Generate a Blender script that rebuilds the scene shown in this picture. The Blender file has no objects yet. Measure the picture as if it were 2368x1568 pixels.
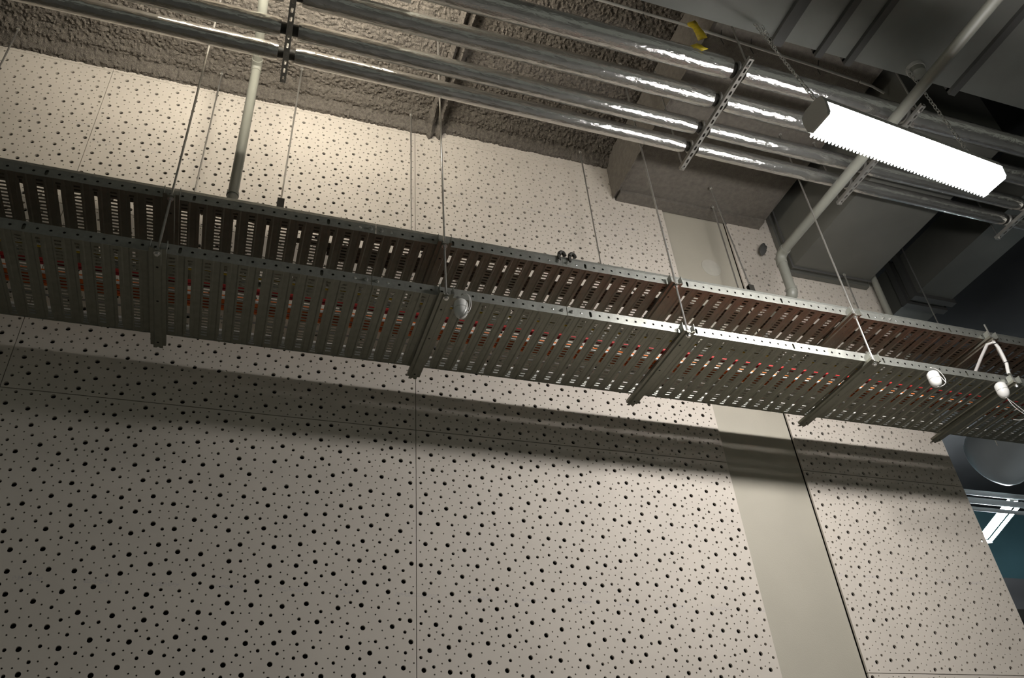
import bpy, bmesh, math, random
import numpy as np
from mathutils import Vector, Matrix, noise
from mathutils.geometry import delaunay_2d_cdt

random.seed(7)
PI = math.pi
EYE = 1.6                      # camera height; builders give heights from the eye, obj() adds this
scene = bpy.context.scene
COL = scene.collection

# ------------------------------------------------------------------ camera
cam_d = bpy.data.cameras.new('camera')
cam_d.sensor_width = 36.0
cam_d.lens = 1901.423 / 2368 * 36.0
cam_d.clip_start = 0.02
cam_d.clip_end = 100
cam = bpy.data.objects.new('camera', cam_d)
COL.objects.link(cam)
RC = ((0.94603173, -0.3157973, -0.07277381), (0.13451063, 0.58693541, -0.79838194), (0.29484039, 0.7455058, 0.59773761))
cam.matrix_world = Matrix((
    (RC[0][0], -RC[1][0], -RC[2][0], 0.0),
    (RC[0][1], -RC[1][1], -RC[2][1], 0.0),
    (RC[0][2], -RC[1][2], -RC[2][2], EYE),
    (0, 0, 0, 1)))
scene.camera = cam

# ------------------------------------------------------------------ world, exposure
w = bpy.data.worlds.new('world')
scene.world = w
w.use_nodes = True
w.node_tree.nodes['Background'].inputs[0].default_value = (0.95, 1.0, 0.86, 1)
w.node_tree.nodes['Background'].inputs[1].default_value = 0.13
scene.view_settings.view_transform = 'Standard'
scene.view_settings.look = 'None'
scene.view_settings.exposure = 0.0
scene.view_settings.gamma = 1.0
scene.view_settings.use_curve_mapping = False
scene.cycles.use_denoising = True
scene.cycles.max_bounces = 5
scene.cycles.use_adaptive_sampling = True
scene.cycles.adaptive_threshold = 0.05
scene.cycles.sample_clamp_indirect = 4.0
LAMP_W = 142.0                  # radiance of the tube lamp's diffuser
LAMP_LEFT_W = 84.0             # the same lamp above the pipes, left
LAMP_FAR_W = 330.0              # the bare tubes in the next bay

LAMP_NEXT_W = 45.0             # the second pair of tubes there
# ------------------------------------------------------------------ materials
MATS = {}
def mat(name, col, rough=0.6, metal=0.0, var=0.0, vscale=6.0, bump=0.0, bscale=60.0, emit=None, spec=0.5, stretch=None):
    m = bpy.data.materials.new(name)
    m.use_nodes = True
    nt = m.node_tree
    b = nt.nodes['Principled BSDF']
    b.inputs['Base Color'].default_value = (*col, 1)
    b.inputs['Roughness'].default_value = rough
    b.inputs['Metallic'].default_value = metal
    b.inputs['Specular IOR Level'].default_value = spec
    if emit:
        b.inputs['Emission Color'].default_value = (*emit[0], 1)
        b.inputs['Emission Strength'].default_value = emit[1]
    tc = nt.nodes.new('ShaderNodeTexCoord')
    src = tc.outputs['Object']
    if stretch:
        mp = nt.nodes.new('ShaderNodeMapping')
        mp.inputs['Scale'].default_value = stretch
        nt.links.new(src, mp.inputs['Vector'])
        src = mp.outputs['Vector']
    if var > 0:
        n = nt.nodes.new('ShaderNodeTexNoise')
        n.inputs['Scale'].default_value = vscale
        n.inputs['Detail'].default_value = 6
        nt.links.new(src, n.inputs['Vector'])
        r = nt.nodes.new('ShaderNodeValToRGB')
        r.color_ramp.elements[0].position = 0.3
        r.color_ramp.elements[1].position = 0.7
        r.color_ramp.elements[0].color = (*[max(0, c * (1 - var)) for c in col], 1)
        r.color_ramp.elements[1].color = (*[min(1, c * (1 + var)) for c in col], 1)
        nt.links.new(n.outputs['Fac'], r.inputs['Fac'])
        nt.links.new(r.outputs['Color'], b.inputs['Base Color'])
    if bump > 0:
        n2 = nt.nodes.new('ShaderNodeTexNoise')
        n2.inputs['Scale'].default_value = bscale
        n2.inputs['Detail'].default_value = 5
        nt.links.new(src, n2.inputs['Vector'])
        bp = nt.nodes.new('ShaderNodeBump')
        bp.inputs['Strength'].default_value = bump
        bp.inputs['Distance'].default_value = 0.01
        nt.links.new(n2.outputs['Fac'], bp.inputs['Height'])
        nt.links.new(bp.outputs['Normal'], b.inputs['Normal'])
    MATS[name] = m
    return m

mat('board', (0.60, 0.545, 0.478), 0.75, var=0.04, vscale=3.0, bump=0.03, bscale=400)
mat('void', (0.012, 0.010, 0.008), 0.9)
mat('concrete', (0.42, 0.39, 0.32), 0.7, var=0.05, vscale=2.2, bump=0.08, bscale=120)
mat('concrete_patch', (0.46, 0.44, 0.38), 0.75, var=0.04, vscale=20.0)
mat('spray', (0.132, 0.116, 0.098), 0.95, var=0.30, vscale=60.0, bump=0.9, bscale=150)
mat('spray_smooth', (0.15, 0.135, 0.115), 0.95, var=0.16, vscale=30.0, bump=0.5, bscale=120)
mat('floor', (0.22, 0.215, 0.20), 0.6, var=0.12, vscale=1.5)
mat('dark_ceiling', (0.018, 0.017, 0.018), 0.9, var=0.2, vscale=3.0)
mat('galv', (0.36, 0.365, 0.33), 0.42, metal=0.7, var=0.10, vscale=55.0, bump=0.05, bscale=60)
mat('galv_sheet', (0.245, 0.24, 0.195), 0.5, metal=0.6, var=0.08, vscale=30.0)
mat('zinc', (0.66, 0.65, 0.62), 0.3, metal=0.9, var=0.08, vscale=80)
mat('strut_steel', (0.42, 0.41, 0.38), 0.45, metal=0.7, var=0.10, vscale=40)
mat('foil', (0.70, 0.69, 0.66), 0.15, metal=0.92, var=0.06, vscale=10, bump=0.5, bscale=30, stretch=(0.6, 1.6, 1.6))
mat('clamp_dark', (0.05, 0.047, 0.04), 0.6, metal=0.3)
mat('plastic_grey', (0.21, 0.21, 0.18), 0.4, var=0.05, vscale=6)
mat('plastic_white', (0.74, 0.73, 0.70), 0.28)
mat('wire_white', (0.68, 0.67, 0.64), 0.4)
mat('lamp_body', (0.50, 0.49, 0.46), 0.45)
mat('diffuser', (0.9, 0.9, 0.9), 0.4, emit=((1.0, 0.97, 0.945), LAMP_W))
mat('diffuser_left', (0.9, 0.9, 0.9), 0.4, emit=((1.0, 0.93, 0.80), LAMP_LEFT_W))
mat('tube_far', (0.9, 0.9, 0.9), 0.4, emit=((0.86, 0.97, 1.0), LAMP_FAR_W))
mat('tube_near', (0.9, 0.9, 0.9), 0.4, emit=((0.86, 0.97, 1.0), LAMP_NEXT_W))
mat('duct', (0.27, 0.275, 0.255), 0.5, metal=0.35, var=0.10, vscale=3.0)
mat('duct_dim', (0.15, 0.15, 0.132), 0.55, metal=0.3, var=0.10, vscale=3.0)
mat('duct_dark', (0.10, 0.10, 0.095), 0.6, metal=0.2)
mat('duct_pale', (0.60, 0.63, 0.65), 0.4, metal=0.1, var=0.05, vscale=4)
mat('far_blue', (0.10, 0.21, 0.25), 0.8, var=0.10, vscale=1.2)
mat('far_grey', (0.20, 0.19, 0.20), 0.8, var=0.10, vscale=1.2)
mat('tape', (0.55, 0.42, 0.03), 0.5, var=0.25, vscale=40)
mat('tie', (0.015, 0.015, 0.015), 0.5)
mat('cable_yellow', (0.60, 0.40, 0.02), 0.5)
mat('cable_dark', (0.085, 0.075, 0.055), 0.6)
mat('cable_red', (0.52, 0.035, 0.035), 0.45)
mat('cable_crimson', (0.40, 0.02, 0.03), 0.45)
mat('cable_white', (0.72, 0.70, 0.66), 0.5)
mat('cable_orange', (0.78, 0.17, 0.02), 0.45)
mat('cable_orange_shade', (0.62, 0.10, 0.02), 0.45)  # shaded part of the oranges, painted as a darker cable
mat('cable_grey', (0.33, 0.32, 0.30), 0.55)
mat('cable_brown', (0.14, 0.115, 0.085), 0.6)

def board_print():
    # faint blue-grey factory print in one row across each board
    m = MATS['board']; nt = m.node_tree; b = nt.nodes['Principled BSDF']
    base = b.inputs['Base Color'].links[0].from_socket
    tc = nt.nodes.new('ShaderNodeTexCoord'); sep = nt.nodes.new('ShaderNodeSeparateXYZ')
    nt.links.new(tc.outputs['Object'], sep.inputs[0])
    def M(op, a, c=None, d=None):
        n = nt.nodes.new('ShaderNodeMath'); n.operation = op
        for i, val in enumerate((a, c, d)):
            if val is None: continue
            if isinstance(val, (int, float)): n.inputs[i].default_value = val
            else: nt.links.new(val, n.inputs[i])
        return n.outputs[0]
    band = M('COMPARE', sep.outputs['Z'], -0.065, 0.009)
    px = M('FRACT', M('MULTIPLY', M('ADD', sep.outputs['X'], 5.0), 1 / 0.268))
    gate = M('LESS_THAN', px, 0.42)
    nz = nt.nodes.new('ShaderNodeTexNoise'); nz.inputs['Scale'].default_value = 120
    nt.links.new(tc.outputs['Object'], nz.inputs['Vector'])
    ink = M('GREATER_THAN', nz.outputs['Fac'], 0.5)
    f = M('MULTIPLY', M('MULTIPLY', band, gate), M('MULTIPLY', ink, 0.22))
    mix = nt.nodes.new('ShaderNodeMix'); mix.data_type = 'RGBA'
    nt.links.new(f, mix.inputs['Factor'])
    nt.links.new(base, mix.inputs['A'])
    mix.inputs['B'].default_value = (0.30, 0.29, 0.36, 1)
    nt.links.new(mix.outputs['Result'], b.inputs['Base Color'])
board_print()

# ------------------------------------------------------------------ mesh helpers
class MB:
    def __init__(self): self.v = []; self.f = []
    def add(self, vs, fs):
        o = len(self.v); self.v += [tuple(p) for p in vs]; self.f += [tuple(o + i for i in q) for q in fs]
        return self
    def box(self, x0, x1, y0, y1, z0, z1):
        return self.add([(x0, y0, z0), (x1, y0, z0), (x1, y1, z0), (x0, y1, z0), (x0, y0, z1), (x1, y0, z1), (x1, y1, z1), (x0, y1, z1)],
                        [(0, 3, 2, 1), (4, 5, 6, 7), (0, 1, 5, 4), (1, 2, 6, 5), (2, 3, 7, 6), (3, 0, 4, 7)])
    def tube(self, pts, r, n=12, caps=True):
        pts = [Vector(p) for p in pts]
        rs = r if isinstance(r, (list, tuple)) else [r] * len(pts)
        vs = []; up = None
        for i, p in enumerate(pts):
            t = (pts[min(i + 1, len(pts) - 1)] - pts[max(i - 1, 0)]).normalized()
            if up is None:
                up = Vector((0, 0, 1)) if abs(t.z) < 0.9 else Vector((0, 1, 0))
            up = (up - t * up.dot(t)).normalized(); s = t.cross(up)
            for k in range(n):
                a = 2 * PI * k / n
                vs.append(p + (s * math.cos(a) + up * math.sin(a)) * rs[i])
        fs = []
        for i in range(len(pts) - 1):
            for k in range(n):
                fs.append((i * n + k, i * n + (k + 1) % n, (i + 1) * n + (k + 1) % n, (i + 1) * n + k))
        if caps:
            fs.append(tuple(range(n))[::-1]); fs.append(tuple((len(pts) - 1) * n + k for k in range(n)))
        return self.add(vs, fs)
    def prism_x(self, poly, x0, x1, cap0=True, cap1=True, y_shift=0.0):
        # poly of (y, z); y_shift moves the far end sideways
        n = len(poly)
        vs = [(x0, y, z) for y, z in poly] + [(x1, y + y_shift, z) for y, z in poly]
        fs = [(i, (i + 1) % n, n + (i + 1) % n, n + i) for i in range(n)]
        if cap0: fs.append(tuple(range(n))[::-1])
        if cap1: fs.append(tuple(range(n, 2 * n)))
        return self.add(vs, fs)
    def ring(self, o, U, V, w, h, hole, hc=(0, 0)):
        # a w x h plate cell centred at o spanned by U, V with a hole (list of (u, v)) at hc; 16 outer points
        o, U, V = Vector(o), Vector(U), Vector(V)
        P = []
        q = 4
        for k in range(q): P.append((-w / 2 + w * k / q, -h / 2))
        for k in range(q): P.append((w / 2, -h / 2 + h * k / q))
        for k in range(q): P.append((w / 2 - w * k / q, h / 2))
        for k in range(q): P.append((-w / 2, h / 2 - h * k / q))
        H = []
        for (a, b) in P:
            ang = math.atan2(b - hc[1], a - hc[0])
            H.append(hole(ang))
        vs = [o + U * a + V * b for a, b in P] + [o + U * (hc[0] + a) + V * (hc[1] + b) for a, b in H]
        n = len(P)
        return self.add(vs, [(i, (i + 1) % n, n + (i + 1) % n, n + i) for i in range(n)])

def circ(r): return lambda a: (r * math.cos(a), r * math.sin(a))
def obround(a_, b_):
    def f(a):
        c, s = math.cos(a), math.sin(a)
        e = 4.0
        k = (abs(c / a_) ** e + abs(s / b_) ** e) ** (-1 / e)
        return (k * c, k * s)
    return f

def make_mesh(name, mb, off, m, smooth=True):
    me = bpy.data.meshes.new(name)
    me.from_pydata([(x - off[0], y - off[1], z + EYE - off[2]) for x, y, z in mb.v], [], mb.f)
    me.materials.append(MATS[m] if isinstance(m, str) else m)
    if smooth:
        me.polygons.foreach_set('use_smooth', [True] * len(me.polygons))
        me.update()
        me.set_sharp_from_angle(angle=math.radians(38))
    me.update()
    return me

def obj(name, mb, m, parent=None, label=None, cat=None, group=None, kind=None, smooth=True):
    if parent is None:
        xs, ys, zs = zip(*mb.v)
        off = ((min(xs) + max(xs)) / 2, (min(ys) + max(ys)) / 2, min(zs) + EYE)
    else:
        p = parent; off = [0, 0, 0]
        while p is not None:
            off = [off[i] + p.location[i] for i in range(3)]; p = p.parent
    o = bpy.data.objects.new(name, make_mesh(name, mb, off, m, smooth))
    COL.objects.link(o)
    if parent is None: o.location = off
    else: o.parent = parent
    return tag(o, label, cat, group, kind)

def tag(o, label=None, cat=None, group=None, kind=None):
    if label: o['label'] = label
    if cat: o['category'] = cat
    if group: o['group'] = group
    if kind: o['kind'] = kind
    return o

def thing(name, label, cat, loc, group=None):
    o = bpy.data.objects.new(name, None)
    o.empty_display_size = 0.05
    COL.objects.link(o)
    o.location = (loc[0], loc[1], loc[2] + EYE)
    return tag(o, label, cat, group)

# ================================================================== THE SETTING
WY = 3.78                                   # face of the perforated boards
# floor and wall core
obj('floor', MB().box(-7, 14, -6, 11, -1.75, -1.6), 'floor', kind='structure')
wall = obj('wall_back', MB().box(-4.3, 4.67, 3.815, 4.05, -1.6, 5.0), 'void', kind='structure', smooth=False)

def board_mesh(w_, h_, seed):
    rnd = random.Random(seed)
    holes = []
    cell = 0.12; grid = {}
    def near(x, z):
        i, j = int(x // cell), int(z // cell)
        for a in (-1, 0, 1):
            for b in (-1, 0, 1):
                yield from grid.get((i + a, j + b), ())
    def throw(n, r, d_same, gap, tries):
        c = 0
        for _ in range(tries):
            if c >= n: break
            x = rnd.uniform(-w_ / 2 + r + 0.007, w_ / 2 - r - 0.007)
            z = rnd.uniform(-h_ / 2 + r + 0.007, h_ / 2 - r - 0.007)
            ok = True
            for (a, b, rr) in near(x, z):
                d = math.hypot(a - x, b - z)
                if d < (d_same if rr == r else r + rr + gap):
                    ok = False; break
            if ok:
                holes.append((x, z, r)); grid.setdefault((int(x // cell), int(z // cell)), []).append((x, z, r)); c += 1
    A = w_ * h_
    throw(int(78 * A), 0.0117, 0.088, 0.030, 30000)
    throw(int(128 * A), 0.0081, 0.058, 0.028, 40000)
    throw(int(440 * A), 0.0040, 0.033, 0.0175, 60000)
    vs = [(-w_ / 2, -h_ / 2), (w_ / 2, -h_ / 2), (w_ / 2, h_ / 2), (-w_ / 2, h_ / 2)]
    edges = [(0, 1), (1, 2), (2, 3), (3, 0)]
    rings = []
    for (x, z, r) in holes:
        n = 14 if r > 0.010 else 11 if r > 0.006 else 7
        o = len(vs)
        for k in range(n):
            a = 2 * PI * k / n
            vs.append((x + r * math.cos(a), z + r * math.sin(a)))
            edges.append((o + k, o + (k + 1) % n))
        rings.append((o, n))
    V, Ed, F, ov, oe, of = delaunay_2d_cdt([Vector(p) for p in vs], edges, [], 0, 1e-7)
    # drop the triangles inside the holes: all three corners on one ring
    ring_of = {}
    back = {}
    for i, orig in enumerate(ov):
        for q in orig: back[q] = i
    for ri, (o, n) in enumerate(rings):
        for k in range(n): ring_of[back[o + k]] = ri
    faces = [tuple(f) for f in F if not (ring_of.get(f[0], -1) == ring_of.get(f[1], -2) == ring_of.get(f[2], -3))]
    nV = len(V); T = 0.0125
    verts = [(p.x, 0.0, p.y) for p in V] + [(p.x, T, p.y) for p in V]
    out = []
    for f in faces:
        a, b, c = (V[i] for i in f)
        if (b - a).cross(c - a) < 0: f = f[::-1]
        out.append(f)                                 # +z up, +x right: this order faces -y
    for (o, n) in rings:
        for k in range(n):
            a, b = back[o + k], back[o + (k + 1) % n]
            out.append((a, nV + a, nV + b, b))
    c4 = [back[i] for i in range(4)]
    for k in range(4):
        a, b = c4[k], c4[(k + 1) % 4]
        out.append((b, nV + b, nV + a, a))
    me = bpy.data.meshes.new('panel')
    me.from_pydata(verts, [], out)
    me.materials.append(MATS['board'])
    me.update()
    return me

G = 0.0022
COLS = [(-3.11, -1.11, 'a'), (-1.11, 0.888, 'a'), (0.888, 2.832, 'b'), (3.385, 4.672, 'c')]
HT = 2.31 - 0.62
MESH = {'al': board_mesh(2.0 - 2 * G, HT - 2 * G, 21), 'bl': board_mesh(1.944 - 2 * G, HT - 2 * G, 22), 'a': board_mesh(2.0 - 2 * G, 1.23 - 2 * G, 11), 'b': board_mesh(1.944 - 2 * G, 1.23 - 2 * G, 12), 'c': board_mesh(1.287 - 2 * G, 1.23 - 2 * G, 13)}
ROWS = [2.31 + 1.23 * k for k in range(-3, 3)]
for ci, (x0, x1, k) in enumerate(COLS):
    for ri, z0 in enumerate(ROWS):
        if z0 > 4.6 and x0 > 2.9: continue
        tall = k != 'c' and z0 < 2.3
        if tall and ri < 1: continue
        p = bpy.data.objects.new('panel', MESH[k + 'l' if tall else k])
        COL.objects.link(p); p.parent = wall
        wl = wall.location
        p.location = ((x0 + x1) / 2 - wl[0], WY - wl[1], z0 + 0.615 + EYE - wl[2])
        if tall: p.location.z = (2.31 - HT / 2 if ri == 2 else 0.62 - HT / 2) + EYE - wl[2]
        if ri in (4,): p.rotation_euler = (0, PI if ci != 1 else 0, 0)
        if z0 > 4.6:
            p.scale = (1, 1, 0.27); p.location.z = z0 + 0.166 + EYE - wl[2]

pil = obj('trim_1', MB().box(2.836, 3.381, 3.797, 3.83, -1.6, 4.56), 'concrete', kind='structure', label='pale bare concrete strip between the perforated boards')
d = MB(); d.tube([(3.145, 3.7975, 3.985), (3.145, 3.7925, 3.985)], [0.082, 0.080], 28)
obj('filler_patch', d, 'concrete_patch', pil)

# sprayed ceiling: real lumps
def spray_grid(x0, x1, y0, y1, step, zf, amp, name, m):
    nx, ny = int((x1 - x0) / step), int((y1 - y0) / step)
    mb = MB()
    for j in range(ny + 1):
        for i in range(nx + 1):
            x, y = x0 + (x1 - x0) * i / nx, y0 + (y1 - y0) * j / ny
            q = Vector((x * 52, y * 52, 1.7))
            n = 1.15 * (0.75 - noise.voronoi(q)[0][0]) + 0.3 * noise.noise(q * 1.9) + 0.35 * noise.noise(q * 0.21)
            mb.v.append((x, y, zf(x, y) - amp * n))
    for j in range(ny):
        for i in range(nx):
            a = j * (nx + 1) + i
            mb.f.append((a, a + nx + 1, a + nx + 2, a + 1))
    return obj(name, mb, m, kind='structure')
def ceil_z(x, y):
    z = 4.905
    if y > 3.60: z -= 0.03 * min(1, (y - 3.60) / 0.06) + 0.055 * min(1, max(0, (y - 3.70) / 0.05))
    for c in (1.0, 1.065):
        dx = abs(x - c)
        if dx < 0.024: z -= 0.040 * math.sqrt(max(0, 1 - (dx / 0.024) ** 2))
    if x > 1.06: z += 0.045 * min(1, (x - 1.06) / 0.05)
    if x < 1.0: z -= 0.02
    return z
spray_grid(-3.2, 2.46, 1.75, 3.84, 0.0092, ceil_z, 0.022, 'ceiling', 'spray')
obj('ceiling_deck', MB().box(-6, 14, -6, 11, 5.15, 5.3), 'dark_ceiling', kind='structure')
# downstand beam with a smoother spray coat
bm_ = MB().box(2.425, 3.72, -0.5, 3.795, 4.535, 5.15)
beam = obj('ceiling_beam', bm_, 'spray_smooth', kind='structure', smooth=False)
mb = MB()
nx, ny = 56, 150
for j in range(ny + 1):
    for i in range(nx + 1):
        x, y = 2.42 + 1.305 * i / nx, 0.4 + 3.39 * j / ny
        e = 0.02 if i in (0, nx) else 0.0
        z = 4.53 + e - 0.012 * abs(noise.noise(Vector((x * 20, y * 20, 5)))) - 0.02 * noise.noise(Vector((x * 3, y * 3, 9)))
        mb.v.append((x, y, z))
for j in range(ny):
    for i in range(nx):
        a = j * (nx + 1) + i
        mb.f.append((a, a + nx + 1, a + nx + 2, a + 1))
obj('spray_coat', mb, 'spray_smooth', beam)
mb = MB()
nx, ny = 16, 120
for j in range(ny + 1):
    for i in range(nx + 1):
        z, y = 4.51 + 0.42 * i / nx, 0.4 + 3.39 * j / ny
        mb.v.append((2.418 - 0.012 * abs(noise.noise(Vector((3, y * 22, z * 22)))), y, z))
for j in range(ny):
    for i in range(nx):
        a = j * (nx + 1) + i
        mb.f.append((a, a + 1, a + nx + 2, a + nx + 1))
obj('spray_coat', mb, 'spray_smooth', beam)
obj('ledge', MB().box(2.44, 3.70, 3.69, 3.79, 4.50, 4.54), 'spray_smooth', beam)

# next bay, seen past the end of the wall
fw = obj('wall_far', MB().box(3.0, 15, 9.0, 9.2, 3.98, 5.2), 'far_blue', kind='structure', smooth=False)
obj('wall_far_lower', MB().box(3.0, 15, 8.95, 9.15, -1.6, 3.97), 'far_grey', kind='structure', smooth=False)
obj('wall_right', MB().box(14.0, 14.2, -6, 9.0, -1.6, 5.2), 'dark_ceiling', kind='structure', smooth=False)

# ================================================================== CABLE TRAYS
XL, XR = -2.85, 6.9
YN, YF = 2.93, 3.53
def tray(label, zb, rail_h, hole_z, joints, seed):
    rnd = random.Random(seed)
    t = thing('cable_tray', label, 'cable tray', ((XL + XR) / 2, (YN + YF) / 2, zb), 'stacked perforated cable trays')
    # perforated bottom
    mb = MB()
    pitch = 0.0755
    n = int((XR - XL) / pitch)
    for c in range(n):
        xc = XL + pitch * (c + 0.5)
        h = pitch / 2
        a, s = 0.0205, 0.0265
        dz = 0.004
        # shoulders
        for sgn in (-1, 1):
            X = [xc + sgn * a, xc + sgn * s, xc + sgn * h]
            Zs = [zb, zb + dz, zb + dz]
            for k in range(2):
                q = [(X[k], YN, Zs[k]), (X[k + 1], YN, Zs[k + 1]), (X[k + 1], YF, Zs[k + 1]), (X[k], YF, Zs[k])]
                mb.add(q, [(0, 1, 2, 3)] if sgn > 0 else [(3, 2, 1, 0)])
        slots = []                       # (y0, y1, half x)
        if c % 2 == 0:
            y = YN + 0.022; k = 0
            while y + 0.011 < YF - 0.012:
                slots.append((y, y + 0.0105, 0.0135)); y += 0.0222; k += 1
        else:
            slots = [(YN + 0.022, YN + 0.034, 0.011), (YN + 0.040, YN + 0.295, 0.0068), (YN + 0.302, YF - 0.05, 0.0068), (YF - 0.044, YF - 0.034, 0.010), (YF - 0.026, YF - 0.016, 0.0135)]
        y = YN
        for (y0, y1, hx) in slots + [(YF, YF, 0)]:
            if y0 > y: mb.add([(xc - a, y, zb), (xc + a, y, zb), (xc + a, y0, zb), (xc - a, y0, zb)], [(0, 1, 2, 3)])
            if y1 > y0:
                for sg in (-1, 1):
                    u0, u1 = sorted((xc + sg * hx, xc + sg * a))
                    mb.add([(u0, y0, zb), (u1, y0, zb), (u1, y1, zb), (u0, y1, zb)], [(0, 1, 2, 3)])
            y = y1
    obj('bottom_sheet', mb, 'galv_sheet', t, smooth=False)
    # near rails, section by section, holes at 50 mm
    cuts = [XL] + joints + [XR]
    RAILS = []
    def rail_at(xx): return [r_ for c_, r_ in RAILS if c_ <= xx][-1]
    for i in range(len(cuts) - 1):
        x0, x1 = cuts[i] + 0.0015, cuts[i + 1] - 0.0015
        m = max(1, round((x1 - x0) / 0.0515)); cw = (x1 - x0) / m
        mb = MB()
        hb = 2 * (hole_z - zb)
        if hb > rail_h: hb = rail_h
        offs = [rnd.uniform(-0.0012, 0.0012) for _ in range(m + 1)]
        for k in range(m):
            xc = x0 + cw * (k + 0.5)
            U = Vector((cw, offs[k + 1] - offs[k], 0)).normalized()
            o = (xc, YN + (offs[k] + offs[k + 1]) / 2, zb + hb / 2)
            hole = circ(0.0064) if (k + 5 * i) % 12 else obround(0.007, 0.019)
            mb.ring(o, U, (0, 0, 1), cw, hb, hole)
            if rail_h > hb + 0.004:
                ya, yb = YN + offs[k], YN + offs[k + 1]
                mb.add([(xc - cw / 2, ya, zb + hb), (xc + cw / 2, yb, zb + hb), (xc + cw / 2, YN + 0.007, zb + rail_h), (xc - cw / 2, YN + 0.007, zb + rail_h)], [(0, 1, 2, 3)])
            # rolled top lip
            mb.add([(xc - cw / 2, YN + 0.007 * (rail_h > hb + 0.004), zb + rail_h), (xc + cw / 2, YN + 0.007 * (rail_h > hb + 0.004), zb + rail_h), (xc + cw / 2, YN + 0.02, zb + rail_h + 0.001), (xc - cw / 2, YN + 0.02, zb + rail_h + 0.001)], [(0, 1, 2, 3)])
        r = obj('side_rail', mb, 'galv', t, smooth=False)
        so = r.modifiers.new('thickness', 'SOLIDIFY'); so.thickness = 0.0015; so.offset = 0
        RAILS.append((cuts[i], r))
        obj('inner_fold', MB().box(cuts[i] + 0.002, cuts[i + 1] - 0.002, YN + 0.010, YN + 0.0115, zb + 0.006, zb + rail_h - 0.004), 'galv_sheet', t, smooth=False)
        mb = MB()
        mb.prism_x([(YF - 0.0015, zb), (YF, zb), (YF, zb + rail_h), (YF - 0.018, zb + rail_h), (YF - 0.018, zb + rail_h - 0.0015), (YF - 0.0015, zb + rail_h - 0.0015)], cuts[i], cuts[i + 1])
        obj('side_rail', mb, 'galv', t, smooth=False)
    # coupling bolts
    for x in joints:
        for dx in (-0.026, 0.026):
            mb = MB(); y = YN
            mb.tube([(x + dx, y - 0.001, hole_z), (x + dx, y - 0.004, hole_z)], 0.0105, 14)
            mb.tube([(x + dx, y - 0.004, hole_z), (x + dx, y - 0.011, hole_z)], 0.0075, 6)
            mb.tube([(x + dx, y - 0.011, hole_z), (x + dx, y - 0.016, hole_z)], 0.0042, 8)
            obj('bolt', mb, 'zinc', rail_at(x + dx))
        for dx in (-0.078, 0.078):
            mb = MB(); mb.tube([(x + dx, YN - 0.001, hole_z), (x + dx, YN - 0.0025, hole_z)], [0.007, 0.005], 12)
            obj('rivet', mb, 'zinc', rail_at(x + dx))
    return t
ZU, ZL = 2.885, 2.55
tray('upper perforated steel cable tray hung level in front of the boards', ZU, 0.076, ZU + 0.027, [0.491, 1.486, 3.60], 3)
tray('lower perforated steel cable tray full of red and orange cables', ZL, 0.058, ZL + 0.0285, [0.479, 1.47, 4.95], 4)

# cross brackets
BX = [-1.66, -0.452, 0.832, 2.14, 3.335, 4.385, 5.6]
BN = ['far left edge', 'first from the left grey drop pipe', 'beside the left sensor', 'below the long mid rods', 'beside the bent grey pipe', 'at the white flexible hose', 'beyond the end of the boards']
def bracket(x, zb, yend, label):
    t = thing('tray_bracket', label, 'bracket', (x, (2.9 + yend) / 2, zb - 0.02), 'cross brackets carrying the trays')
    wv = 0.034
    mb = MB()
    prof = [(-wv, 0.014), (-wv, 0.0), (-0.018, 0.0), (-0.014, -0.008), (0.014, -0.008), (0.018, 0.0), (wv, 0.0), (wv, 0.014)]
    y0, y1 = 2.885, yend
    zt = zb - 0.0165
    vs = [(x + a, y0, zt + b) for a, b in prof] + [(x + a, y1, zt + b) for a, b in prof]
    k = len(prof)
    mb.add(vs, [(i, i + 1, k + i + 1, k + i) for i in range(k - 1)])
    # notched tongue at the wall end
    mb.add([(x - 0.022, y1, zt), (x + 0.022, y1, zt), (x + 0.022, y1 + 0.022, zt), (x + 0.008, y1 + 0.022, zt), (x, y1 + 0.012, zt), (x - 0.008, y1 + 0.022, zt), (x - 0.022, y1 + 0.022, zt)], [(0, 1, 2, 3, 4, 5, 6)])
    o = obj('channel', mb, 'galv_sheet', t, smooth=False)
    so = o.modifiers.new('thickness', 'SOLIDIFY'); so.thickness = 0.003; so.offset = 0
    for sx in (-0.035, 0.032):
        obj('end_tab', MB().box(x + sx, x + sx + 0.003, 2.885, 2.921, zt, zt + 0.052), 'galv', t, smooth=False)
    for y in (3.0, 3.24, yend - 0.035):
        mb = MB(); mb.tube([(x, y, zt - 0.0080), (x, y, zt - 0.0098)], [0.006, 0.0055], 8)
        obj('slot_hole', mb, 'void', t)
    mb = MB()
    mb.tube([(x, 2.905, zt - 0.0085), (x, 2.905, zt - 0.013)], 0.014, 14)
    mb.tube([(x, 2.905, zt - 0.013), (x, 2.905, zt - 0.023)], 0.0092, 6)
    obj('nut', mb, 'zinc', t)
    mb = MB()
    mb.tube([(x, 2.905, zt + 0.002), (x, 2.905, zt + 0.006)], 0.013, 14)
    mb.tube([(x, 2.905, zt + 0.006), (x, 2.905, zt + 0.015)], 0.0092, 6)
    obj('nut', mb, 'zinc', t)
    return t
for x, n in zip(BX, BN):
    bracket(x, ZU, 3.69, 'steel cross bracket under the upper tray, ' + n)
    bracket(x, ZL, 3.60, 'steel cross bracket under the lower tray, ' + n)

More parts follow.
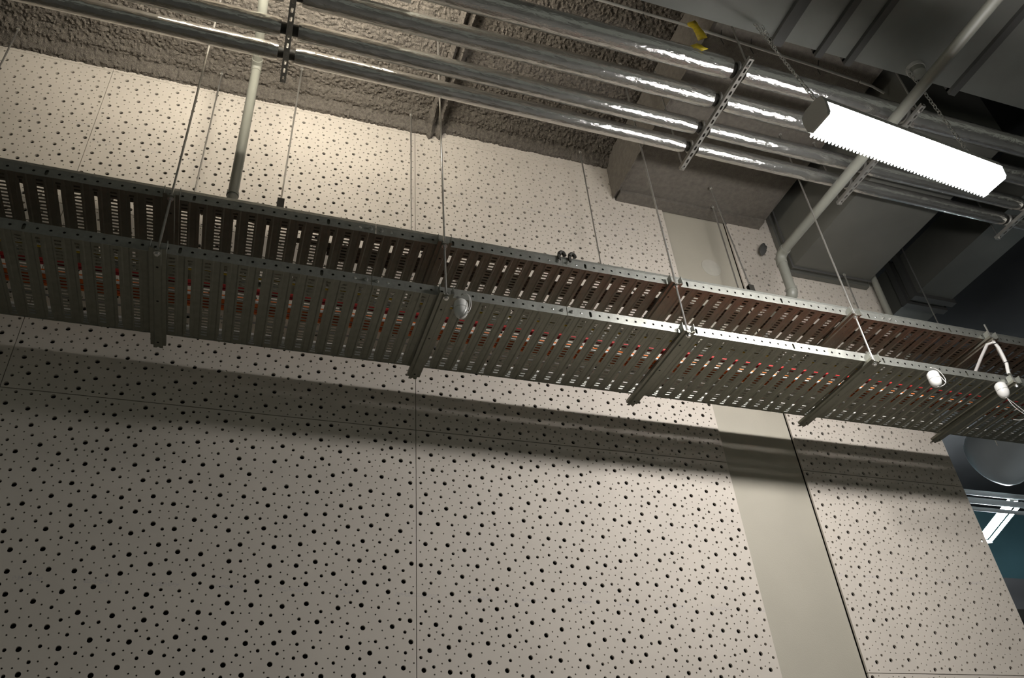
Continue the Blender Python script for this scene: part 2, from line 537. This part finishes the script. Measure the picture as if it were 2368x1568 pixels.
# threaded rods
def rod(x, y, z0, z1, label, x1=None, y1=None, r=0.0056, anchor=True):
    t = thing('threaded_rod', label, 'rod', (x, y, z0), 'threaded hanger rods')
    mb = MB(); N = 2
    x1 = x if x1 is None else x1; y1 = y if y1 is None else y1
    mb.tube([(x, y, z0), (x1, y1, z1)], r, 8)
    obj('shank', mb, 'zinc', t)
    if anchor:
        mb = MB(); mb.tube([(x1, y1, z1 - 0.012), (x1, y1, z1 + 0.004)], 0.011, 6); obj('nut', mb, 'zinc', t)
    return t
for x, n in zip(BX, BN):
    if x > 5: continue
    top = 4.90 if x < 2.2 else (4.53 if x < 3.7 else 2.99)
    rod(x, 2.905, ZL - 0.032, top, 'near side threaded rod through both trays, ' + n, anchor=top > 3)
for x, n in zip(BX, BN):
    if x > 5: continue
    top = 4.84 if x < 2.2 else (4.52 if x < 3.7 else 4.04)
    rod(x - (0.0 if x < 3 else 0.12), 3.66, ZU - 0.03, top, 'wall side threaded rod behind the upper tray, ' + n)
rod(5.02, 3.66, 2.6, 5.14, 'thin dark rod hanging alone beyond the end of the boards')
# two extra rods with clips
def clip_rod(x, y, x1, z0, z1, label):
    t = rod(x, y, z0, z1, label, x1=x1)
    mb = MB()
    mb.box(x - 0.02, x + 0.02, y - 0.016, y - 0.013, z0 - 0.06, z0 + 0.012); mb.box(x - 0.02, x + 0.02, y + 0.013, y + 0.016, z0 - 0.06, z0 + 0.012); mb.box(x - 0.02, x + 0.02, y - 0.016, y + 0.016, z0 + 0.009, z0 + 0.012)
    obj('beam_clip', mb, 'clamp_dark', t, smooth=False)
    mb = MB(); mb.box(x - 0.013, x + 0.013, y - 0.004, y + 0.004, 2.9, z0 - 0.03)
    obj('flat_hanger', mb, 'strut_steel', t, smooth=False)
clip_rod(0.03, 3.50, 0.05, 3.575, 4.86, 'threaded rod with a dark clip right of the left grey drop pipe')
clip_rod(3.17, 3.49, 3.10, 3.545, 4.52, 'threaded rod with a dark clip in front of the concrete strip')

# ------------------------------------------------------------------ cables
def cable(name, y, z, r, m, label, x0=XL, x1=XR, wob=0.006, seed=0, group='cables lying in the lower tray'):
    rnd = random.Random(seed); ph = 3.3 if group.endswith('lower tray') else 6.1
    n = 60; pts = []
    for i in range(n + 1):
        x = x0 + (x1 - x0) * i / n
        pts.append((x, y + wob * noise.noise(Vector((x * 1.1 + ph * 7, ph, 0))), z + r + 0.0045))
    obj(name, MB().tube(pts, r, 8), m, label=label, cat='cable', group=group)
LC = [(3.004, .0050, 'cable_white', 'thin white cable at the near edge of the lower tray'),
      (3.018, .0060, 'cable_yellow', 'thin yellow cable in the lower tray'),
      (3.108, .0085, 'cable_red', 'scarlet cable, brighter of the two reds in the lower tray'),
      (3.129, .0095, 'cable_crimson', 'crimson cable in the lower tray'),
      (3.192, .0075, 'cable_white', 'white cable beside the orange cables in the lower tray'),
      (3.222, .0215, 'cable_orange', 'thickest bright orange cable in the lower tray'),
      (3.254, .0100, 'cable_orange_shade', 'dark orange cable painted as the shaded orange between the two oranges in the lower tray'),
      (3.276, .0115, 'cable_orange', 'thinner orange cable in the lower tray'),
      (3.352, .0050, 'cable_grey', 'single thin grey cable in the lower tray'),
      (3.448, .0065, 'cable_white', 'inner one of two white cables along the wall side of the lower tray'),
      (3.467, .0065, 'cable_white', 'outermost white cable at the wall side of the lower tray')]
for i, (y, r, m, lab) in enumerate(LC):
    cable('cable', y, ZL, r, m, lab, seed=i + 1, wob=0.006)
UC = [(2.969, .012, XL, 'dark cable hugging the near rail of the upper tray'), (2.996, .012, XL, 'second dark cable from the near rail of the upper tray'), (3.085, .013, 0.1, 'brown cable at the near side of the bundle in the upper tray'),
      (3.112, .014, 0.25, 'brown cable second in the bundle in the upper tray'), (3.141, .014, 0.28, 'brown cable in the middle of the bundle in the upper tray'), (3.168, .0125, 0.3, 'brown cable at the wall side of the bundle in the upper tray')]
for i, (y, r, x0, lab) in enumerate(UC):
    cable('cable', y, ZU, r, 'cable_brown', lab, x0=x0, seed=40 + i, wob=0.010, group='cables lying in the upper tray')

# two dark saddle clamps on the upper near rail
for k, x in enumerate((1.485, 1.545)):
    t = thing('rail_clamp', ('left' if k == 0 else 'right') + ' one of two dark clamps hooked over the upper tray rail', 'clamp', (x, YN, ZU + 0.05), 'clamps on the upper rail')
    pts = []
    for i in range(9):
        a = PI * i / 8
        pts.append((x + 0.015 * math.cos(a) * (-1), YN - 0.006, ZU + 0.074 + 0.022 * math.sin(a)))
    obj('hook', MB().tube(pts, 0.011, 8), 'clamp_dark', t)
    mb = MB().box(x - 0.024, x - 0.012, YN - 0.014, YN + 0.01, ZU + 0.036, ZU + 0.072)
    obj('jaw', mb, 'clamp_dark', t, smooth=False)

# ------------------------------------------------------------------ white round sensors under the lower tray
def sensor(x, y, z, label, wires, tilt=(0, 0)):
    t = thing('hanging_sensor', label, 'sensor', (x, y, z - 0.05), 'white sensors under the lower tray')
    def lathe(prof, n=24):
        mb = MB(); vs = []; fs = []
        for (r, h) in prof:
            for k in range(n):
                a = 2 * PI * k / n
                vs.append((x + r * math.cos(a) + tilt[0] * h, y + r * math.sin(a) + tilt[1] * h, z + h))
        for i in range(len(prof) - 1):
            for k in range(n):
                fs.append((i * n + k, i * n + (k + 1) % n, (i + 1) * n + (k + 1) % n, (i + 1) * n + k))
        fs.append(tuple(range(n))[::-1]); fs.append(tuple((len(prof) - 1) * n + k for k in range(n)))
        return mb.add(vs, fs)
    R = 0.034
    lower = [(0.0025, -0.053)] + [(R * math.sin(a), -0.006 - 0.047 * math.cos(a)) for a in [PI / 2 * i / 9 for i in range(1, 10)]]
    dome = obj('dome', lathe(lower + [(R, -0.001)]), 'plastic_white', t)
    obj('seam', lathe([(R - 0.0022, -0.003), (R - 0.0022, 0.003)]), 'clamp_dark', t)
    obj('cap', lathe([(R, 0.0012), (R, 0.028), (R * 0.93, 0.040), (R * 0.6, 0.052), (0.006, 0.056)]), 'plastic_white', t)
    mb = MB(); mb.tube([(x - 0.004, y - 0.004, z - 0.0525), (x - 0.004, y - 0.004, z - 0.056)], 0.006, 10)
    obj('gland', mb, 'cable_grey', dome)
    for wpts in wires:
        # smooth the wire
        P = [Vector((x, y, z)) + Vector(p) for p in wpts]
        pts = []
        for i in range(len(P) - 1):
            p0, p1, p2, p3 = P[max(i - 1, 0)], P[i], P[i + 1], P[min(i + 2, len(P) - 1)]
            for s in range(6):
                u = s / 6
                pts.append(0.5 * ((2 * p1) + (p2 - p0) * u + (2 * p0 - 5 * p1 + 4 * p2 - p3) * u * u + (3 * p1 - p0 - 3 * p2 + p3) * u ** 3))
        pts.append(P[-1])
        obj('wire', MB().tube(pts, 0.0021, 6), 'wire_white', t)
sensor(0.905, 2.912, 2.470, 'white round sensor below the tray beside the second rod bracket',
       [[(0.0, -0.004, -0.055), (0.022, -0.036, -0.03), (0.036, -0.034, 0.03), (0.03, -0.018, 0.085), (0.006, 0.006, 0.094)],
        [(0.0, -0.004, -0.055), (0.03, -0.03, -0.03), (0.047, -0.02, 0.03), (0.04, -0.01, 0.088), (0.01, 0.006, 0.094)]])
sensor(3.739, 2.905, 2.472, 'white round sensor under the lower tray, left of the pair at the right',
       [[(0.0, -0.004, -0.055), (0.05, -0.01, -0.03), (0.085, 0.0, 0.02), (0.06, 0.0, 0.075), (0.02, 0.01, 0.095)],
        [(0.0, 0.03, 0.04), (0.03, 0.0, 0.05), (0.055, -0.01, 0.0), (0.05, -0.02, -0.03)]])
sensor(4.265, 2.92, 2.478, 'white round sensor with two loose wire ends at the far right',
       [[(0.0, -0.004, -0.055), (0.06, 0.0, -0.10), (0.105, 0.0, -0.16), (0.03, 0.0, -0.20), (-0.03, 0.0, -0.205)],
        [(0.0, -0.004, -0.055), (0.03, 0.0, -0.11), (0.09, 0.0, -0.16), (0.14, 0.0, -0.19), (0.12, 0.0, -0.22)]])

# white flexible hose tied to the short rod
t = thing('flexible_hose', 'white flexible hose tied to the short rod at the right end of the trays', 'hose', (4.38, 2.88, 2.6))
P = [(4.36, 3.10, 2.74), (4.352, 3.00, 2.80), (4.355, 2.93, 2.845), (4.368, 2.892, 2.835), (4.372, 2.885, 2.79), (4.372, 2.885, 2.72), (4.368, 2.885, 2.665), (4.352, 2.885, 2.625), (4.345, 2.888, 2.59)]
obj('tube_body', MB().tube(P, 0.0105, 10), 'plastic_white', t)
for zz in (2.82, 2.675):
    mb = MB(); q = [(4.376 + 0.021 * math.cos(a), 2.893 + 0.021 * math.sin(a), zz) for a in [2 * PI * i / 14 for i in range(15)]]
    obj('cable_tie', mb.tube(q, 0.0022, 5), 'tie', t)

# ================================================================== FOIL PIPES ON STRUTS
ZS = 3.90
SX = [-0.05, 2.415, 3.62, 5.01]
SN = ['leftmost, hanging dark above the boards', 'broad one left of the hanging lamp', 'behind the bent grey pipe', 'at the far right behind the trays']
PIPES = [(2.790, .047, 'foil wrapped pipe nearest the wall'), (2.640, .050, 'foil wrapped pipe second from the wall'),
         (2.435, .059, 'foil wrapped pipe third from the wall, thick'), (2.225, .064, 'foil wrapped pipe farthest from the wall, thickest')]
for pi_, (y, r, lab) in enumerate(PIPES):
    z = ZS + 0.024 + r
    t = thing('insulated_pipe', lab, 'pipe', (2.0, y, z - r), 'foil insulated pipes side by side')
    cuts = [-3.0] + SX + [8.0]
    for i in range(len(cuts) - 1):
        x0 = cuts[i] + (0.045 if i > 0 else 0); x1 = cuts[i + 1] - (0.045 if i < len(cuts) - 2 else 0)
        n = max(8, int((x1 - x0) / 0.03)); nn = 28
        vs = []; fs = []
        for k in range(n + 1):
            x = x0 + (x1 - x0) * k / n
            e = min(x - x0, x1 - x)
            tp = 1.0 if e > 0.02 else 0.93
            for q in range(nn):
                a = 2 * PI * q / nn
                rr = r * tp * (1 + 0.022 * noise.noise(Vector((x * 3.0 + pi_ * 9, math.cos(a) * 1.5, math.sin(a) * 1.5))) + 0.012 * noise.noise(Vector((x * 14, math.cos(a) * 3 + pi_ * 5, math.sin(a) * 3))))
                vs.append((x, y + rr * math.cos(a), z + rr * math.sin(a)))
        for k in range(n):
            for q in range(nn):
                fs.append((k * nn + q, k * nn + (q + 1) % nn, (k + 1) * nn + (q + 1) % nn, (k + 1) * nn + q))
        fs.append(tuple(range(nn))); fs.append(tuple(n * nn + q for q in range(nn))[::-1])
        obj('foil_jacket', MB().add(vs, fs), 'foil', t)
    for x in SX:
        obj('bare_pipe', MB().tube([(x - 0.06, y, z), (x + 0.06, y, z)], r * 0.62, 16), 'clamp_dark', t)
        pts = [(x, y + r * 0.72 * math.cos(a), z + r * 0.72 * math.sin(a)) for a in [2 * PI * i / 18 for i in range(19)]]
        pc = obj('pipe_clamp', MB().tube(pts, 0.010, 6), 'strut_steel', t)
        obj('clamp_stud', MB().tube([(x, y, ZS + 0.022), (x, y, z - r * 0.70)], 0.006, 8), 'zinc', pc)

for si, (x, n) in enumerate(zip(SX, SN)):
    t = thing('pipe_strut', 'slotted steel strut under the foil pipes, ' + n, 'strut', (x, 2.5, ZS), 'slotted struts carrying the foil pipes')
    y0, y1 = 2.085, 2.925
    wv, hv = 0.029, 0.024
    mb = MB(); m = 16; cw = (y1 - y0) / m
    for k in range(m):
        mb.ring((x, y0 + cw * (k + 0.5), ZS), (0, 1, 0), (1, 0, 0), cw, wv, obround(0.015, 0.0062))
    for sg in (-1, 1):
        xx = x + sg * wv / 2
        q = [(xx, y0, ZS), (xx, y1, ZS), (xx, y1, ZS + hv), (xx, y0, ZS + hv)]
        mb.add(q, [(0, 1, 2, 3)] if sg > 0 else [(3, 2, 1, 0)])
        q = [(xx, y0, ZS + hv), (xx, y1, ZS + hv), (xx - sg * 0.007, y1, ZS + hv), (xx - sg * 0.007, y0, ZS + hv)]
        mb.add(q, [(0, 1, 2, 3)])
    o = obj('channel', mb, 'strut_steel', t, smooth=False)
    so = o.modifiers.new('thickness', 'SOLIDIFY'); so.thickness = 0.002; so.offset = 0
    for y in (y0 + 0.045, y1 - 0.02):
        mb = MB(); mb.tube([(x, y, ZS - 0.002), (x, y, ZS - 0.010)], 0.0095, 6); mb.tube([(x, y, ZS - 0.010), (x, y, ZS - 0.016)], 0.005, 8)
        obj('nut', mb, 'zinc', t)
    top = 4.90 if x < 2.42 else (4.53 if x < 3.7 else 5.14)
    for y, side in ((y0 + 0.045, 'near'), (y1 - 0.02, 'wall')):
        rod(x, y, ZS - 0.01, top if not (side == 'near' and False) else 4.3, side + ' side hanger rod of the pipe strut, ' + n)

# ================================================================== GREY DRAIN PIPES
def bend(p0, p1, p2, rad, n=8):
    p0, p1, p2 = Vector(p0), Vector(p1), Vector(p2)
    a, b = (p0 - p1).normalized(), (p2 - p1).normalized()
    A, B = p1 + a * rad, p1 + b * rad
    return [tuple(A * (1 - u) ** 2 + p1 * 2 * u * (1 - u) + B * u * u) for u in [i / n for i in range(n + 1)]]
def collar(pt, dirv, r, parent):
    p = Vector(pt); dv = Vector(dirv).normalized()
    obj('socket_ring', MB().tube([p - dv * 0.012, p + dv * 0.012], r * 1.16, 20), 'plastic_grey', parent)
t = thing('drain_pipe', 'long grey drain pipe crossing under the foil pipes and bending down', 'pipe', (3.43, 3.4, 3.4), 'grey plastic pipes')
X, Y, Z, r = 3.43, 3.40, 3.815, 0.0335
b1 = bend((X, 2, Z), (X, Y, Z), (X, Y, 3.5), 0.07)
obj('run', MB().tube([(X + 0.02, 0.5, Z + 0.02), b1[0]], r, 20), 'plastic_grey', t)
obj('elbow', MB().tube(b1, r * 1.12, 20), 'plastic_grey', t)
b2 = bend((X, Y, 3.7), (X, Y, 3.452), (X, 3.7, 3.452), 0.05)
obj('drop', MB().tube([b1[-1], b2[0]], r, 20), 'plastic_grey', t)
obj('elbow', MB().tube(b2, r * 1.12, 20), 'plastic_grey', t)
obj('wall_stub', MB().tube([b2[-1], (X, 3.79, 3.452)], r, 20), 'plastic_grey', t)
collar(b1[0], (0, 1, 0), r, t); collar(b1[-1], (0, 0, 1), r, t); collar(b2[0], (0, 0, 1), r, t); collar(b2[-1], (0, 1, 0), r, t)

t = thing('drain_pipe', 'grey drop pipe at the left going down behind the upper tray', 'pipe', (-0.225, 3.38, 3.2), 'grey plastic pipes')
X, Y, r = -0.226, 3.38, 0.0285
b1 = bend((X, 2, 4.60), (X, Y, 4.60), (X, Y, 4.3), 0.05)
obj('run', MB().tube([(X, 0.8, 4.60), b1[0]], r, 20), 'plastic_grey', t)
obj('elbow', MB().tube(b1, r * 1.1, 20), 'plastic_grey', t)
obj('drop', MB().tube([b1[-1], (X, Y, 3.2)], r, 20), 'plastic_grey', t)
collar(b1[0], (0, 1, 0), r, t); collar((X, Y, 3.44), (0, 0, 1), r, t)

t = thing('drain_pipe', 'thin pale vertical pipe at the right end of the boards', 'pipe', (4.60, 3.70, 2.7), 'grey plastic pipes')
obj('riser', MB().tube([(4.60, 3.70, 2.7), (4.60, 3.70, 5.15)], 0.025, 16), 'plastic_grey', t)
for zz in (3.2, 4.4):
    obj('pipe_clip', MB().tube([(4.60, 3.70, zz - 0.01), (4.60, 3.70, zz + 0.01)], 0.029, 16), 'zinc', t)

# pipe clamp with mineral dirt by the elbow
mb = MB(); rnd = random.Random(5)
vs = []; n = 12
for i in range(9):
    for k in range(n):
        a = 2 * PI * k / n; h = i / 8
        rr = 0.034 * math.sin(PI * (0.12 + 0.76 * h)) * rnd.uniform(0.8, 1.2)
        vs.append((3.66 + rr * math.cos(a) - 0.05 * (1 - h), 3.74 + rr * 0.7 * math.sin(a), 4.17 + 0.13 * h))
fs = [(i * n + k, i * n + (k + 1) % n, (i + 1) * n + (k + 1) % n, (i + 1) * n + k) for i in range(8) for k in range(n)]
fs += [tuple(range(n))[::-1], tuple(8 * n + k for k in range(n))]
obj('foam_lump', mb.add(vs, fs), 'duct_dark', label='dark lump of sealing foam on the wall beside the bent grey pipe', cat='foam')

# thin white conduit along the beam, with a yellow tape
t = thing('thin_conduit', 'thin white conduit running along the ceiling above the foil pipes', 'conduit', (2.6, 2.32, 4.47))
pts = [(0.2, 2.29, 4.50), (1.642, 2.295, 4.49), (2.283, 2.299, 4.485), (3.194, 2.329, 4.48), (3.56, 2.345, 4.475)]
obj('pipe_run', MB().tube(pts, 0.0085, 10), 'wire_white', t)
obj('loose_end', MB().tube([(3.58, 2.348, 4.478), (3.68, 2.352, 4.472), (3.79, 2.372, 4.465)], 0.0085, 10), 'wire_white', t)
for x in (2.50, 1.95, 2.72, 3.24):
    yy = 2.305 + 0.03 * (x - 2.3)
    obj('tie_strap', MB().tube([(x - 0.005, yy - 0.03, 4.52), (x, yy + 0.010, 4.474), (x + 0.03, yy + 0.03, 4.46)], 0.003, 5), 'tie', t)
def strip(pts, wv, name, label):
    mb = MB()
    P = [Vector(p) for p in pts]
    vs = []
    for i, p in enumerate(P):
        s = Vector((0.8, -0.55, 0.1)).normalized() * wv / 2 * (1 + 0.2 * math.sin(i * 2.1))
        vs += [p - s, p + s]
    fs = [(2 * i, 2 * i + 1, 2 * i + 3, 2 * i + 2) for i in range(len(P) - 1)]
    o = obj(name, mb.add(vs, fs), 'tape', label=label, cat='tape', group='yellow warning tapes')
    so = o.modifiers.new('thickness', 'SOLIDIFY'); so.thickness = 0.0012
strip([(2.265, 2.272, 4.49), (2.268, 2.27, 4.46), (2.276, 2.262, 4.42), (2.290, 2.262, 4.37), (2.300, 2.265, 4.31)], 0.05, 'warning_tape', 'longer yellow tape hanging from the thin white conduit')
strip([(2.11, 2.158, 4.02), (2.125, 2.150, 4.00), (2.145, 2.146, 3.985), (2.165, 2.144, 3.97)], 0.04, 'warning_tape', 'short yellow tape scrap stuck on the thickest foil pipe')

# ================================================================== LAMPS
def lamp(label, x0, y0, zb, length, yaw, dm, chain_x, upturned=False):
    t = thing('tube_lamp', label, 'lamp', (x0 + length / 2 * math.cos(yaw), y0 + length / 2 * math.sin(yaw), zb), 'hanging tube lamps')
    def place(mb):
        c, s = math.cos(yaw), math.sin(yaw)
        if upturned:
            mb.v = [(a, b, 0.13 - h) for a, b, h in mb.v]; mb.f = [f[::-1] for f in mb.f]
        mb.v = [(x0 + a * c - b * s, y0 + a * s + b * c, zb + h) for a, b, h in mb.v]
        return mb
    # section (y, z): near side has negative y
    dif = [(-0.072, 0.072), (-0.066, 0.012), (-0.056, 0.0), (0.056, 0.0), (0.066, 0.012), (0.072, 0.072)]
    mb = MB(); mb.prism_x(dif, 0.014, length - 0.004, cap0=False)
    obj('diffuser', place(mb), dm, t, smooth=False)
    mb = MB()
    for k in range(int(length / 0.022)):
        a = 0.014 + 0.022 * k
        mb.add([(a, 0.054, -0.0005), (a + 0.014, 0.054, -0.0005), (a + 0.012, 0.068, 0.016), (a + 0.002, 0.068, 0.016), (a + 0.010, 0.083, 0.002), (a + 0.004, 0.083, 0.002)], [(0, 1, 4, 5), (1, 2, 4), (2, 3, 5, 4), (3, 0, 5), (0, 3, 2, 1)])
    obj('prism_edge', place(mb), dm, t, kind='stuff', smooth=False)
    body = [(-0.074, 0.072), (0.074, 0.072), (0.068, 0.112), (0.040, 0.128), (-0.040, 0.128), (-0.068, 0.112)]
    obj('housing', place(MB().prism_x(body, 0.0, length)), 'lamp_body', t, smooth=False)
    cap = [(-0.075, 0.074), (-0.069, 0.010), (-0.058, -0.003), (0.058, -0.003), (0.069, 0.010), (0.075, 0.074), (0.069, 0.114), (0.040, 0.130), (-0.040, 0.130), (-0.069, 0.114)]
    obj('end_cap', place(MB().prism_x(cap, -0.004, 0.014)), 'lamp_body', t, smooth=False)
    if upturned:
        wings = [(-0.135, 0.062), (-0.074, 0.074), (0.074, 0.074), (0.135, 0.062), (0.135, 0.066), (0.074, 0.078), (-0.074, 0.078), (-0.135, 0.066)]  # wings added only to block the lamp's light going down
        obj('light_shield', place(MB().prism_x(wings, 0.0, length)), 'lamp_body', t, smooth=False)
    for cx in chain_x:
        obj('hook', place(MB().tube([(cx, 0, 0.126), (cx, 0, 0.150), (cx, 0.012, 0.158), (cx, 0.018, 0.148)], 0.003, 6)), 'zinc', t)
    return t
def chain(p0, p1, label, sag=0.0):
    p0, p1 = Vector(p0), Vector(p1)
    L = (p1 - p0).length; n = max(3, int(L / 0.034)); mb = MB()
    for i in range(n):
        u = (i + 0.5) / n
        c = p0.lerp(p1, u) + Vector((0, 0, -sag * 4 * u * (1 - u)))
        dv = (p1 - p0).normalized()
        s = dv.cross(Vector((0.3, 1, 0.1))).normalized()
        q = s if i % 2 else dv.cross(s)
        pts = [c + dv * 0.0235 * math.cos(a) + q * 0.0100 * math.sin(a) for a in [2 * PI * k / 10 for k in range(11)]]
        mb.tube(pts, 0.0024, 5, caps=False)
    obj('lamp_chain', mb, 'zinc', label=label, cat='chain', group='lamp chains')
LX, LY, LZ, LYAW, LL = 2.330, 1.800, 2.968, 0.087, 1.17
lamp('glowing tube lamp hanging in view in front of the foil pipes', LX, LY, LZ, LL, LYAW, 'diffuser', (0.06, LL - 0.06))
def lp(a, h): return (LX + a * math.cos(LYAW), LY + a * math.sin(LYAW), LZ + h)
DCB = 4.20                                   # underside of the big duct
chain(lp(0.06, 0.175), (2.47, 2.02, DCB - 0.03), 'chain holding the left end of the glowing lamp')
chain((2.54, 2.015, DCB - 0.30), (2.52, 2.02, DCB - 0.03), 'loose chain end dangling left of the glowing lamp')
chain(lp(LL - 0.06, 0.175), (3.57, 2.03, DCB - 0.03), 'chain holding the right end of the glowing lamp')
lamp('upturned tube lamp with added wide light shield above the foil pipes at the upper left', -0.75, 2.30, 4.10, 1.3, 0.0, 'diffuser_left', (), upturned=True)
for x in (-0.62, 0.42):
    rod(x, 2.30, 4.10, 4.86, ('left' if x < 0 else 'right') + ' hanger rod of the upturned lamp above the foil pipes')

# bare twin tubes in the next bay
def batten(A, B, label, tm):
    t = thing('batten_lamp', label, 'lamp', ((A[0] + B[0]) / 2, (A[1] + B[1]) / 2, A[2]), 'bare twin tube lamps in the next bay')
    A, B = Vector(A), Vector(B)
    q = (B - A).cross(Vector((0, 0, 1))).normalized(); up = Vector((0, 0, 1))
    for sg in (-1, 1):
        obj('tube', MB().tube([A + q * 0.055 * sg, B + q * 0.055 * sg], 0.019, 12), tm, t)
    mb = MB(); vs = []
    for P in (A, B):
        for a, h in ((-0.045, 0.04), (0.045, 0.04), (0.045, 0.09), (-0.045, 0.09)): vs.append(P + q * a + up * h)
    mb.add(vs, [(0, 1, 5, 4), (1, 2, 6, 5), (2, 3, 7, 6), (3, 0, 4, 7), (0, 3, 2, 1), (4, 5, 6, 7)])
    obj('tray_body', mb, 'plastic_white', t, smooth=False)
    for P in (A, B):
        obj('lamp_holder', MB().tube([P - q * 0.075, P + q * 0.075], 0.024, 10), 'plastic_white', t)
batten((9.20, 7.47, 3.78), (8.77, 6.52, 3.82), 'bare twin tube lamp glowing beyond the end of the boards', 'tube_far')
batten((8.7, 4.7, 3.15), (8.4, 3.75, 3.15), 'bare twin tube lamp nearer the big duct, out past the right edge', 'tube_near')

# ================================================================== DUCTS
t = thing('air_duct', 'large flat sheet metal duct overhead at the upper right', 'duct', (3.0, 1.4, DCB), 'sheet metal ducts')
obj('casing', MB().box(-3.0, 9.0, 0.75, 2.085, DCB, DCB + 0.25), 'duct', t, smooth=False)
for x, wv in ((2.672, 0.073), (2.97, 0.044), (3.182, 0.044), (3.99, 0.05), (1.2, 0.05), (5.6, 0.05), (7.0, 0.05), (-0.6, 0.05)):
    mb = MB().box(x - wv / 2, x + wv / 2, 0.72, 2.113, DCB - 0.028, DCB + 0.02); mb.box(x - wv / 2, x + wv / 2, 2.085, 2.113, DCB, DCB + 0.27)
    obj('stiffener', mb, 'duct_dark', t, smooth=False)  # darker than the casing: the ribs' shadow side is in the colour
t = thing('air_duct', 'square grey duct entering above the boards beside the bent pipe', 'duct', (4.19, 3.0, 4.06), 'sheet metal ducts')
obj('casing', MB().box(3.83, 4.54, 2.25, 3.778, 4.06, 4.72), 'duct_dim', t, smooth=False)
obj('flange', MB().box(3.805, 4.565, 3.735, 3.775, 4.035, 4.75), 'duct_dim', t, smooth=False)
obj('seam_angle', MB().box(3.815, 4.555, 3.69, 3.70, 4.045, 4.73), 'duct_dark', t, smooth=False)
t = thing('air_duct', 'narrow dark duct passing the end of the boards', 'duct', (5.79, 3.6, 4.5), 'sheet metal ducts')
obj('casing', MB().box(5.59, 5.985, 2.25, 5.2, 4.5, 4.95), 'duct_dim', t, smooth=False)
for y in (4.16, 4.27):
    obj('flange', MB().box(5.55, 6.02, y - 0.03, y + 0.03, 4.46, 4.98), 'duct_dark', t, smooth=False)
# small round detector and junction hook by the lamp
t = thing('round_detector', 'small grey round detector under the big duct behind the lamp', 'detector', (3.63, 2.02, 4.1))
obj('body', MB().tube([(3.63, 2.02, 4.17), (3.63, 2.02, 4.135), (3.63, 2.02, 4.125)], [0.05, 0.046, 0.03], 24), 'plastic_grey', t)
obj('base', MB().tube([(3.63, 2.02, 4.198), (3.63, 2.02, 4.17)], 0.055, 24), 'lamp_body', t)

# objects in the next bay, low right
t = thing('round_duct', 'pale rounded duct end seen beyond the boards at the lower right', 'duct', (8.1, 5.5, 3.7), 'sheet metal ducts')
prof = [(4.3, 0.37), (5.85, 0.37), (5.95, 0.355), (6.02, 0.32), (6.07, 0.25), (6.1, 0.15), (6.105, 0.02)]
obj('shell', MB().tube([(8.0 + 0.05 * (6.0 - y), y, 4.03 + 0.2 * (6.0 - y)) for y, r in prof], [r for y, r in prof], 32), 'duct_pale', t)
for k, (x, yy) in enumerate(((8.35, 5.9), (8.62, 5.9))):
    mb = MB().box(x - 0.035, x + 0.035, 4.4, yy, 3.60, 3.68)
    obj('dark_bar', mb, 'clamp_dark', label=('left' if k == 0 else 'right') + ' dark steel bar below the pale rounded duct', cat='bar', group='dark bars in the next bay', smooth=False)
for k, (z, r, nm) in enumerate(((3.70, .030, 'top'), (3.60, .034, 'middle'), (3.50, .022, 'lowest'))):
    obj('service_pipe', MB().tube([(6.4, 6.15, z), (11.5, 6.15, z)], r, 12), 'duct_pale', label=nm + ' of three pale pipes beyond the end of the boards', cat='pipe', group='pipes in the next bay')
obj('dark_bar', MB().box(8.3, 14.0, 8.7, 8.85, 3.25, 3.40), 'clamp_dark', label='dark beam low on the distant grey wall', cat='bar', smooth=False)
